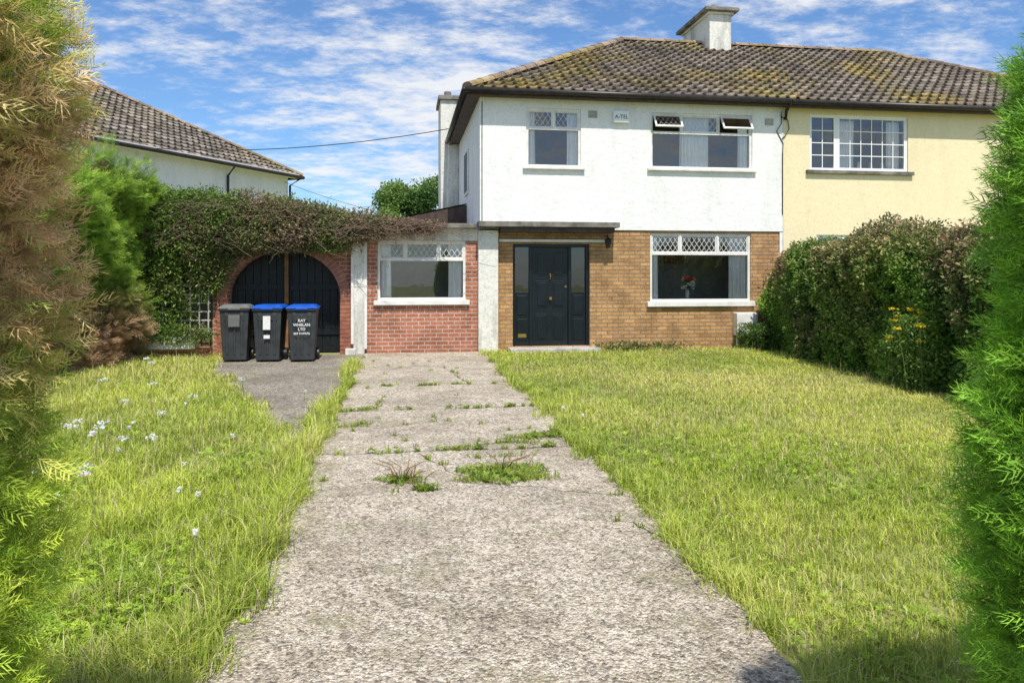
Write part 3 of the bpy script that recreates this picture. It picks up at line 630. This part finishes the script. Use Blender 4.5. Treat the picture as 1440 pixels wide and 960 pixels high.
def hedge(name,cx,cy,hx,hy,h,ang,n,T,scale,colfn,amp=.12,e=6,depth=.15,outw=1.,up=.3,rnd=.6,core=None,nsc=2.2,seed=3,faces=None,lean=0,inset=.16):
    ob=empty(name); ca,sa=math.cos(ang),math.sin(ang)
    def surf(q,ins):
        q=q/((np.abs(q)**e).sum(1)**(1/e))[:,None]
        nr=np.sign(q)*np.abs(q)**(e-1)/np.array([hx,hy,h]); nr/=np.linalg.norm(nr,axis=1)[:,None]
        p=q*np.array([hx,hy,h]); dsp=amp*snoise(p,nsc,seed)+amp*.6*snoise(p,nsc*2.7,seed+1)+amp*.35*snoise(p,nsc*6,seed+2)
        p=p+nr*(dsp-ins)[:,None]; p[:,0]+=lean*p[:,2]
        R=np.array([[ca,sa,0],[-sa,ca,0],[0,0,1]])
        p=p@R; nr=nr@R; p[:,0]+=cx; p[:,1]+=cy; p[:,2]=np.maximum(p[:,2],.01); return p,nr,dsp/amp
    ar=np.array([hy*h,hy*h,hx*h,hx*h,hx*hy*1.3]); 
    if faces is not None: ar=ar*np.array(faces)
    f=rng.choice(5,n,p=ar/ar.sum()); a=rng.uniform(-1,1,n); b_=rng.uniform(0,1,n); c=rng.uniform(-1,1,n)
    q=np.zeros((n,3))
    for k,(ax,sg) in enumerate(((0,-1),(0,1),(1,-1),(1,1))):
        m_=f==k; q[m_,ax]=sg; q[m_,1-ax]=a[m_]; q[m_,2]=b_[m_]
    m_=f==4; q[m_,2]=1; q[m_,0]=a[m_]; q[m_,1]=c[m_]
    ins=rng.uniform(0,1,n)**1.3*depth
    p,nr,ds=surf(q,ins); d=nr*outw+rng.normal(size=(n,3))*rnd; d[:,2]+=up
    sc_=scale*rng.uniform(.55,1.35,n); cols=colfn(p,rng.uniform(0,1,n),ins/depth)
    if isinstance(T,list):
        k_=rng.integers(0,len(T),n)
        for j,t_ in enumerate(T):
            mm_=k_==j; scatter('leaves',t_,p[mm_],d[mm_],sc_[mm_],cols[mm_],M_leaf,ob)
    else: scatter('leaves',T,p,d,sc_,cols,M_leaf,ob)
    G_=34; u=np.linspace(-1,1,G_); Vs=[];Fs=[];off=0
    for ax,sg in((0,-1),(0,1),(1,-1),(1,1),(2,1)):
        uu,vv=np.meshgrid(u,u,indexing='ij'); q=np.zeros((G_*G_,3))
        if ax<2: q[:,ax]=sg; q[:,1-ax]=uu.ravel(); q[:,2]=(vv.ravel()+1)/2
        else: q[:,2]=1; q[:,0]=uu.ravel(); q[:,1]=vv.ravel()
        pp,_,_=surf(q,np.full(G_*G_,inset)); Vs.append(pp); i=np.arange(G_-1)[None,:]+G_*np.arange(G_-1)[:,None]
        Fs.append(np.stack([i,i+1,i+G_+1,i+G_],-1).reshape(-1,4)+off); off+=G_*G_
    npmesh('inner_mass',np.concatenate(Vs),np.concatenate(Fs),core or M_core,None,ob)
    return ob
def lerp3(a,b_,t): return np.array(a)[None]*(1-t[:,None])+np.array(b_)[None]*t[:,None]
SP=[tmpl_spray(1),tmpl_spray(2),tmpl_spray(3)]; LV=tmpl_leaves(6,.5,2); LV2=tmpl_leaves(7,.38,5)
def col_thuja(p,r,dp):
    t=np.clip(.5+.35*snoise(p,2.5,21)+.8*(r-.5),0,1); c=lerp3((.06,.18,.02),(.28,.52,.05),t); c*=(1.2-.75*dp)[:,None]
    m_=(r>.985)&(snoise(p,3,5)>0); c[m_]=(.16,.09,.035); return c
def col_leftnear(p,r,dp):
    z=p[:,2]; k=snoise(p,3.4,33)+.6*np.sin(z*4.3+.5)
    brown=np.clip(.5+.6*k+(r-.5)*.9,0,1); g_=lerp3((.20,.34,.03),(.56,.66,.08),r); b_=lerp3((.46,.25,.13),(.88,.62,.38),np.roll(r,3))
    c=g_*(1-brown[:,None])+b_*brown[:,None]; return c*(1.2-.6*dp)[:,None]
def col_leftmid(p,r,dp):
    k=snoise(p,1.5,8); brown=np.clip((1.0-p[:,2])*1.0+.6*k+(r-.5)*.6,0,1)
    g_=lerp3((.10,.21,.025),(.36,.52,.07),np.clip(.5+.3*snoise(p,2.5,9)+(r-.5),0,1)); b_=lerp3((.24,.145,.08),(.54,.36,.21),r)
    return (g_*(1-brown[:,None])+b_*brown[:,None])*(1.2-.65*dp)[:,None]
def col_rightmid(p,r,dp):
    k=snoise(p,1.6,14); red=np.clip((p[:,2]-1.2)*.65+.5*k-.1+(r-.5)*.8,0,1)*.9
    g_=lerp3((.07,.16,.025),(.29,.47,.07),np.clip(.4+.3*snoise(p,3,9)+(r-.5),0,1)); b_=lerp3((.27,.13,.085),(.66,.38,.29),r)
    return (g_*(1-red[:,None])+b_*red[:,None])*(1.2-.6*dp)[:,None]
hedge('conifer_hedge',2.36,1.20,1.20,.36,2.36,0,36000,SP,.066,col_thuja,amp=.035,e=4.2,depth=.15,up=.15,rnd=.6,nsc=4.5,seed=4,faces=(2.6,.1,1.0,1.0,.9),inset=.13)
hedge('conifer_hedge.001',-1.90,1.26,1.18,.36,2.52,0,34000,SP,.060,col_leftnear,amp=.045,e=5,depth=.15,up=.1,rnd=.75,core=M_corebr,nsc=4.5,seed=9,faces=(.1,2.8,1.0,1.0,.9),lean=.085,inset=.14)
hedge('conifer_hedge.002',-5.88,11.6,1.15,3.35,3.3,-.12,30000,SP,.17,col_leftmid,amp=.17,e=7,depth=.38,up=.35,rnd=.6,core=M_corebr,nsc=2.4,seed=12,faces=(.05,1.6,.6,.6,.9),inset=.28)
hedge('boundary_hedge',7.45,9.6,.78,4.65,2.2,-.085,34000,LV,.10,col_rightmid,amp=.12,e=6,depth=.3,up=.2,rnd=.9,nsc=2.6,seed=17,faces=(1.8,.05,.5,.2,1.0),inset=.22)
# climbing plant
cp=empty('climbing_plant'); Ps=[];Ds=[]
for (x,yy,z,a,b_,c,n) in ((-4.7,14.0,2.5,.75,.5,.72,3600),(-3.9,13.92,2.42,.65,.45,.60,3600),(-4.4,13.92,1.75,.7,.30,.70,2600),(-3.2,13.88,2.42,.65,.42,.52,3400),(-2.6,13.85,2.38,.6,.38,.48,3000),(-2.0,13.85,2.36,.6,.36,.44,3000),(-1.4,13.84,2.34,.55,.34,.38,2400),(-.8,13.84,2.34,.6,.28,.25,1600),(-3.45,13.93,1.75,.36,.25,.65,1700),(-4.2,13.85,.95,.5,.12,.5,420),(-3.9,13.6,.45,.6,.15,.16,350),(0,13.86,2.38,.7,.18,.10,600)):
    q=rng.normal(size=(n,3)); q/=np.linalg.norm(q,axis=1)[:,None]; rr=rng.uniform(.5,1.1,n)[:,None]; Ps.append(np.array([x,yy,z])+q*rr*np.array([a,b_,c])*(1+.2*snoise(q,3,int(n))[:,None])); Ds.append(q)
Pp=np.concatenate(Ps); Dd=np.concatenate(Ds)+rng.normal(size=(len(Pp),3))*.8
ok=((Pp[:,0]-cx)/rx)**2+((Pp[:,2]-sz_)/rz)**2>1.0+.14*rng.normal(size=len(Pp)); Pp=Pp[ok]; Dd=Dd[ok]
r=rng.uniform(0,1,len(Pp)); br=np.clip((Pp[:,0]+3.3)*.32+.4*snoise(Pp,3,5)+(r-.5)*.8,0,1)[:,None]
cc=lerp3((.07,.14,.025),(.24,.37,.06),np.roll(r,9))*(1-br)+lerp3((.15,.10,.065),(.42,.30,.20),r)*br
scatter('leaves',LV2,Pp,Dd,.10*rng.uniform(.6,1.3,len(Pp)),cc,M_leaf,cp)
mb=MB()
for k in range(900):
    x=random.uniform(-4.8,-.5) if k<810 else random.uniform(-.6,.7); z=2.36+random.uniform(-.25,.38)*(1 if x<-1.3 else .3); yy=13.66+random.uniform(-.2,.25); p=[(x,yy,z)]
    dx=random.gauss(0,.12)
    for j in range(4):
        dx+=random.gauss(0,.05); z+=random.uniform(-.14,.08); x+=dx; yy+=random.gauss(0,.05); p.append((x,yy,z))
    mb.tube(p,.006,3,.003)
mb.build('twigs',M_twig,cp)

def tree(name,x,y,h,rad,seed,n=7000,leaf=.3):
    e=empty(name); r=random.Random(seed); mb=MB(); mb.tube([(x,y,0),(x+.05,y,h*.3),(x-.05,y,h*.55),(x,y,h*.85)],.18,8,.03)
    for k in range(9):
        a=r.uniform(0,6.28); z=h*r.uniform(.35,.7); L=rad*r.uniform(.5,.9); mb.tube([(x,y,z),(x+math.cos(a)*L*.5,y+math.sin(a)*L*.5,z+L*.35),(x+math.cos(a)*L,y+math.sin(a)*L,z+L*.6)],.07,6,.015)
    mb.build('trunk',M_bark,e,smooth=True)
    P=[]
    for k in range(22):
        a=r.uniform(0,6.28); q_=r.uniform(0,.8)*rad; c=np.array([x+math.cos(a)*q_,y+math.sin(a)*q_,h*.66+r.uniform(-.22,.24)*h]); s_=rad*r.uniform(.2,.42)
        v=rng.normal(size=(n//22,3)); v/=np.linalg.norm(v,axis=1)[:,None]; P.append(c+v*s_*rng.uniform(.5,1.25,(n//22,1)))
    P=np.concatenate(P); t=np.clip(.5+.4*snoise(P,1.5,seed)+rng.uniform(-.3,.3,len(P)),0,1)
    scatter('crown',LV,P,rng.normal(size=P.shape)+np.array([0,0,.4]),leaf*rng.uniform(.6,1.2,len(P)),lerp3((.08,.18,.045),(.26,.40,.09),t),M_leaf,e)
tree('deciduous_tree',.35,35.3,5.9,1.75,3)
tree('deciduous_tree.001',-14,48,7.,2.6,5,4000,.5); tree('deciduous_tree.002',24,40,8,3,8,4000,.5)
n=5000; P=np.stack([rng.uniform(-90,90,n),rng.uniform(62,66,n),rng.uniform(0,3.2,n)],1); P[:,2]+=.6*snoise(P[:,:1],.4,3)
scatter('distant_trees',LV,P,rng.normal(size=P.shape),np.full(n,1.6),lerp3((.02,.05,.015),(.06,.11,.03),rng.uniform(0,1,n)),M_leaf)

# ------------------------------------------------------------------ grass
def blades(name,P,H,Wd,lean,cols,parent=None):
    n=len(P); a=rng.uniform(0,2*math.pi,n); dv=np.stack([np.cos(a),np.sin(a),np.zeros(n)],1); a2=a+rng.uniform(.8,2.2,n); sd=np.stack([np.cos(a2),np.sin(a2),np.zeros(n)],1)
    H=H[:,None]; Wd=Wd[:,None]; L=lean[:,None]; up=np.array([0,0,1.])
    mid=P+dv*L*.3*H+up*H*.58; tip=P+dv*L*H+up*H*(1-.35*L)
    V=np.stack([P-sd*Wd/2,P+sd*Wd/2,mid-sd*Wd*.42,mid+sd*Wd*.42,tip],1).reshape(-1,3)
    F=(np.array([[0,1,3],[0,3,2],[2,3,4]])[None]+(np.arange(n)*5)[:,None,None]).reshape(-1,3)
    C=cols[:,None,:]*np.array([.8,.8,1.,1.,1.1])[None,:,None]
    return npmesh(name,V,F,M_grass,C.reshape(-1,3),parent)
def in_lawn(P):
    x,y=P[:,0],P[:,1]; j=.085*snoise(P[:,:2],6,2)+rng.normal(0,.03,len(P))
    right=(x>er(y)-.02+j)&(y<14.02)&~((x>1.95)&(x<3.8)&(y>13.68))&(x<7.2)
    left=(x<el(y)+.02+j)&(y<6.75)|((x<sl_left(y)+.05+j)&(y>=6.75)&(y<13.9))
    mid=(x<el(y)+.03+j)&(x>-.88-j)&(y>6.4)&(y<11.9)&(snoise(P[:,:2],3,7)>-.4)
    return right|(left&(x>-6))|mid
lawn=empty('lawn')
def field(x0,x1,y0,y1,dens):
    n=int((x1-x0)*(y1-y0)*dens); return np.stack([rng.uniform(x0,x1,n),rng.uniform(y0,y1,n),np.zeros(n)],1)
parts=[]
for (y0,y1,dens) in ((1.9,3.2,8500),(3.2,4.6,7000),(4.6,6.5,4800),(6.5,9,2900),(9,14.05,1700)):
    for (xa,xb) in ((max(-6,-.62*y1-.6),-.5),(1.3,min(7.2,.78*y1+.9))): parts.append(field(xa,xb,y0,y1,dens))
P=np.concatenate(parts); P=P[in_lawn(P)]
thin=snoise(P[:,:2],5,61)+.7*snoise(P[:,:2],14,62); P=P[rng.uniform(-2.6,0.7,len(P))<thin]
n=len(P); d=P[:,1]; clump=snoise(P[:,:2],3.0,40)*.7+.6*snoise(P[:,:2],8.0,43); fine=snoise(P[:,:2],16,41); isl=P[:,0]<0
H=(.048+.014*clump+.014*fine)+rng.exponential(.016,n); H=np.clip(H,.016,.24); H=np.where(isl,H*1.65+.01,H)
edge=np.where(isl,np.abs(P[:,0]-el(P[:,1])),np.abs(P[:,0]-er(P[:,1]))); H*=1+.8*np.exp(-edge/.14)
Wd=.0030+.00052*d; lean=np.clip(rng.normal(.6,.35,n),.05,1.4)
t=np.clip(.5+.25*clump+.26*snoise(P[:,:2],1.1,44)+rng.uniform(-.4,.4,n),0,1)
C=lerp3((.24,.36,.035),(.62,.70,.11),t); yel=np.clip(.35*snoise(P[:,:2],.9,45)+.2+rng.uniform(-.5,.45,n),0,1)[:,None]; C=C*(1-yel)+np.array([.80,.74,.27])*yel
dry=rng.uniform(0,1,n)<(.07+.10*np.clip(snoise(P[:,:2],2.3,77),0,1)); C[dry]=(.72,.62,.38)
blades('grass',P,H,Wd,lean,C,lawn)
print('blades',n)
def tmpl_clover():
    V=[];F=[]
    for k in range(5):
        a=k*2*math.pi/5; c=(math.cos(a),math.sin(a)); s_=(-c[1],c[0]); n=len(V)
        V+=[(0,0,0),(c[0]*.5+s_[0]*.24,.3,c[1]*.5+s_[1]*.24),(c[0],.38,c[1]),(c[0]*.5-s_[0]*.24,.3,c[1]*.5-s_[1]*.24)]; F+=[(n,n+1,n+2),(n,n+2,n+3)]
    return np.array(V),np.array(F)
CV=tmpl_clover()
P=np.concatenate([field(-3,-.5,1.9,4.2,1500),field(-4,-.5,4.2,6.5,600),field(1.3,5,1.9,7,300),field(-5,-1,6.5,13,110),field(1.4,7,7,13.5,90)]); P=P[in_lawn(P)]; P=P[snoise(P[:,:2],2.2,50)>-.1]; n=len(P)
P[:,2]=rng.uniform(.01,.09,n)*np.where(P[:,0]<0,1.,.5); dd=rng.normal(size=(n,3))*.3; dd[:,2]+=1
scatter('broad_leaves',CV,P,dd,rng.uniform(.012,.034,n),lerp3((.22,.38,.03),(.52,.68,.08),rng.uniform(0,1,n)),M_grass,lawn,False)
E=[]
for k in range(150):
    y_=random.uniform(2.3,12.5); sd_=random.choice((0,1)); x=float(er(y_))+random.uniform(-.03,.1) if sd_ else float(el(y_))-random.uniform(-.03,.1); m_=random.randint(25,60)
    E.append(np.stack([rng.normal(x,.025,m_),rng.normal(y_,.03,m_),np.full(m_,.005)],1))
P=np.concatenate(E); n=len(P)
blades('edge_tussocks',P,rng.uniform(.05,.20,n),.0035+.0004*P[:,1],rng.uniform(.3,1.3,n),lerp3((.25,.38,.04),(.66,.70,.16),rng.uniform(0,1,n)),lawn)
P=np.concatenate([field(1.5,7,3.,13.5,14),field(-5,-.7,2.5,12,26)]); P=P[in_lawn(P)]; n=len(P)
blades('seed_stalks',P,rng.uniform(.12,.30,n),np.full(n,.004),rng.uniform(.1,.5,n),lerp3((.44,.32,.16),(.62,.54,.28),rng.uniform(0,1,n)),lawn)
P=np.concatenate([field(1.5,6.8,3.5,13.5,75)]); P=P[in_lawn(P)]; P[:,2]=rng.uniform(.05,.09,len(P)); n=len(P)
scatter('clover_heads',LV,P,rng.normal(size=(n,3)),np.full(n,.024),lerp3((.20,.10,.05),(.36,.25,.16),rng.uniform(0,1,n)),M_leaf,lawn)
# ------------------------------------------------------------------ weeds on driveway
weeds=empty('driveway_weeds')
def tuft(cx_,cy_,rx_,ry_,n):
    a=rng.uniform(0,6.28,n); q=rng.uniform(0,1,n)**.7*(1+.25*np.sin(3*a+cx_*9)); return np.stack([cx_+np.cos(a)*q*rx_,cy_+np.sin(a)*q*ry_,np.full(n,.018)],1)
T_=[tuft(.72,5.45,.30,.22,1300),tuft(.95,5.3,.16,.12,300),tuft(.5,5.3,.12,.08,160),tuft(.0,5.35,.17,.09,120),tuft(.15,5.1,.08,.05,120),tuft(1.2,6.6,.3,.08,420),tuft(1.0,6.42,.18,.06,160),tuft(.45,6.22,.06,.03,60),tuft(.8,5.95,.3,.05,90)]
for yj in (6.22,8.15,9.9):
    for k in range(9):
        x=random.uniform(-.65,1.45); T_.append(tuft(x,jl(yj,x)+random.gauss(0,.01),random.uniform(.02,.13),.018,random.randint(12,70)))
for (px,py) in crackpts:
    if random.random()<.33: T_.append(tuft(px,py,random.uniform(.015,.05),.015,random.randint(6,26)))
for k in range(26): T_.append(tuft(random.uniform(-.6,1.4),random.uniform(4.2,13),.035,.025,random.randint(8,26)))
for k in range(8): T_.append(tuft(random.uniform(-1.0,-.3),random.uniform(6.5,8.5),random.uniform(.05,.25),.04,90))
P=np.concatenate(T_); n=len(P); t=rng.uniform(0,1,n)
blades('weed_blades',P,rng.uniform(.015,.07,n),rng.uniform(.004,.008,n),rng.uniform(.3,1.2,n),lerp3((.18,.28,.03),(.45,.52,.09),t),weeds)
P=np.concatenate([tuft(.72,5.42,.32,.24,230),tuft(.02,5.35,.2,.1,50),tuft(.16,5.1,.09,.05,22),tuft(1.2,6.6,.3,.1,50),tuft(-.75,7.2,.12,.5,60)]+[tuft(random.uniform(-.6,1.4),random.choice([6.22,8.15]),.06,.02,5) for _ in range(20)]); n=len(P); P[:,2]=rng.uniform(.02,.05,n); dd=rng.normal(size=(n,3))*.4; dd[:,2]+=1
scatter('weed_leaves',CV,P,dd,rng.uniform(.015,.04,n),lerp3((.13,.24,.03),(.36,.46,.08),rng.uniform(0,1,n)),M_grass,weeds,False)
mb=MB()
for (x,yy,k_,sp_) in((0.0,5.35,20,.16),(.75,5.5,14,.34),(.12,5.12,5,.05)):
    for k in range(k_):
        a=random.uniform(0,6.28); q=random.random()*sp_*.5; L=random.uniform(.04,.15); o=random.uniform(.3,1.6)*L
        p0=Vector((x+math.cos(a)*q,yy+math.sin(a)*q,.02)); mb.tube([p0,p0+Vector((math.cos(a)*o*.4,math.sin(a)*o*.4,L*.7)),p0+Vector((math.cos(a+.4)*o,math.sin(a+.4)*o,L))],.005,4,.003)
mb.build('seed_spikes',pm('red_stalk',(.20,.11,.06),(.28,.19,.10),20,.8),weeds)
P=np.concatenate([field(-.65,1.45,2.4,12,14)]); P[:,2]=.024; n=len(P)
scatter('fallen_leaves',CV,P,np.tile([0,0,1.],(n,1))+rng.normal(0,.2,(n,3)),rng.uniform(.005,.014,n),lerp3((.20,.13,.07),(.40,.36,.28),rng.uniform(0,1,n)),M_leaf,weeds,False)
# ------------------------------------------------------------------ yarrow & ragwort
M_stem=pm('green_stem',(.12,.18,.04),(.2,.25,.07),9,.7)
def umbels(name,spots,col,s,hr,fs=.014):
    e=empty(name); mb=MB(); pts=[]
    for (x,y) in spots:
        h=random.uniform(*hr); lx,ly=random.gauss(0,.06),random.gauss(0,.06); mb.tube([(x,y,0),(x+lx*.4,y+ly*.4,h*.5),(x+lx,y+ly,h)],.004,4,.003)
        for k in range(14): a=random.uniform(0,6.28); q=math.sqrt(random.random())*s; pts.append((x+lx+math.cos(a)*q,y+ly+math.sin(a)*q,h+random.uniform(-.01,.015)))
    mb.build('stems',M_stem,e); blossoms('flower_heads',[tuple(c*random.uniform(.85,1.1) for c in col) for _ in pts],pts,fs,e); return e
umbels('yarrow_flowers',[(-2.5,6.4),(-2.42,6.3),(-2.6,6.2),(-2.35,6.5),(-2.1,6.3),(-2.05,5.1),(-1.9,9.3),(-2.9,9.0),(-1.95,6.9),(-2.62,6.55),(-3.2,10.2),(-2.45,5.9),(-2.2,4.9),(-1.75,4.6),(-2.9,7.8),(-2.3,8.2),(-1.8,5.8),(-3.3,8.6),(-3.6,11.)],(.9,.9,.87),.045,(.20,.34),.013)
umbels('daisies',[(1.62,7.3),(1.75,6.9)]+[(-random.uniform(1.,3.),random.uniform(3.6,9)) for _ in range(18)],(.9,.9,.88),.014,(.1,.17),.010)
rg=umbels('ragwort_plant',[(6.40+random.gauss(0,.10),8.55+random.gauss(0,.20)) for _ in range(20)],(.9,.68,.03),.06,(.6,1.05),.015)
P=tuft(6.45,8.55,.28,.4,800); P[:,2]=rng.uniform(.05,.95,800)
scatter('leaves',LV2,P,rng.normal(size=(800,3)),rng.uniform(.05,.1,800),lerp3((.09,.19,.035),(.25,.40,.07),rng.uniform(0,1,800)),M_leaf,rg)
P=np.concatenate([tuft(6.9,13.6,.35,.4,900),tuft(4.6,13.85,1.2,.12,200)]); P[:,2]=rng.uniform(.03,.5,len(P))*np.where(P[:,0]>6.4,1,.3)
scatter('shrub',LV,P,rng.normal(size=P.shape)+np.array([0,0,.6]),rng.uniform(.06,.12,len(P)),lerp3((.05,.12,.025),(.18,.29,.06),rng.uniform(0,1,len(P))),M_leaf)
sc.view_settings.view_transform='Standard'; sc.view_settings.look='None'; sc.view_settings.exposure=0
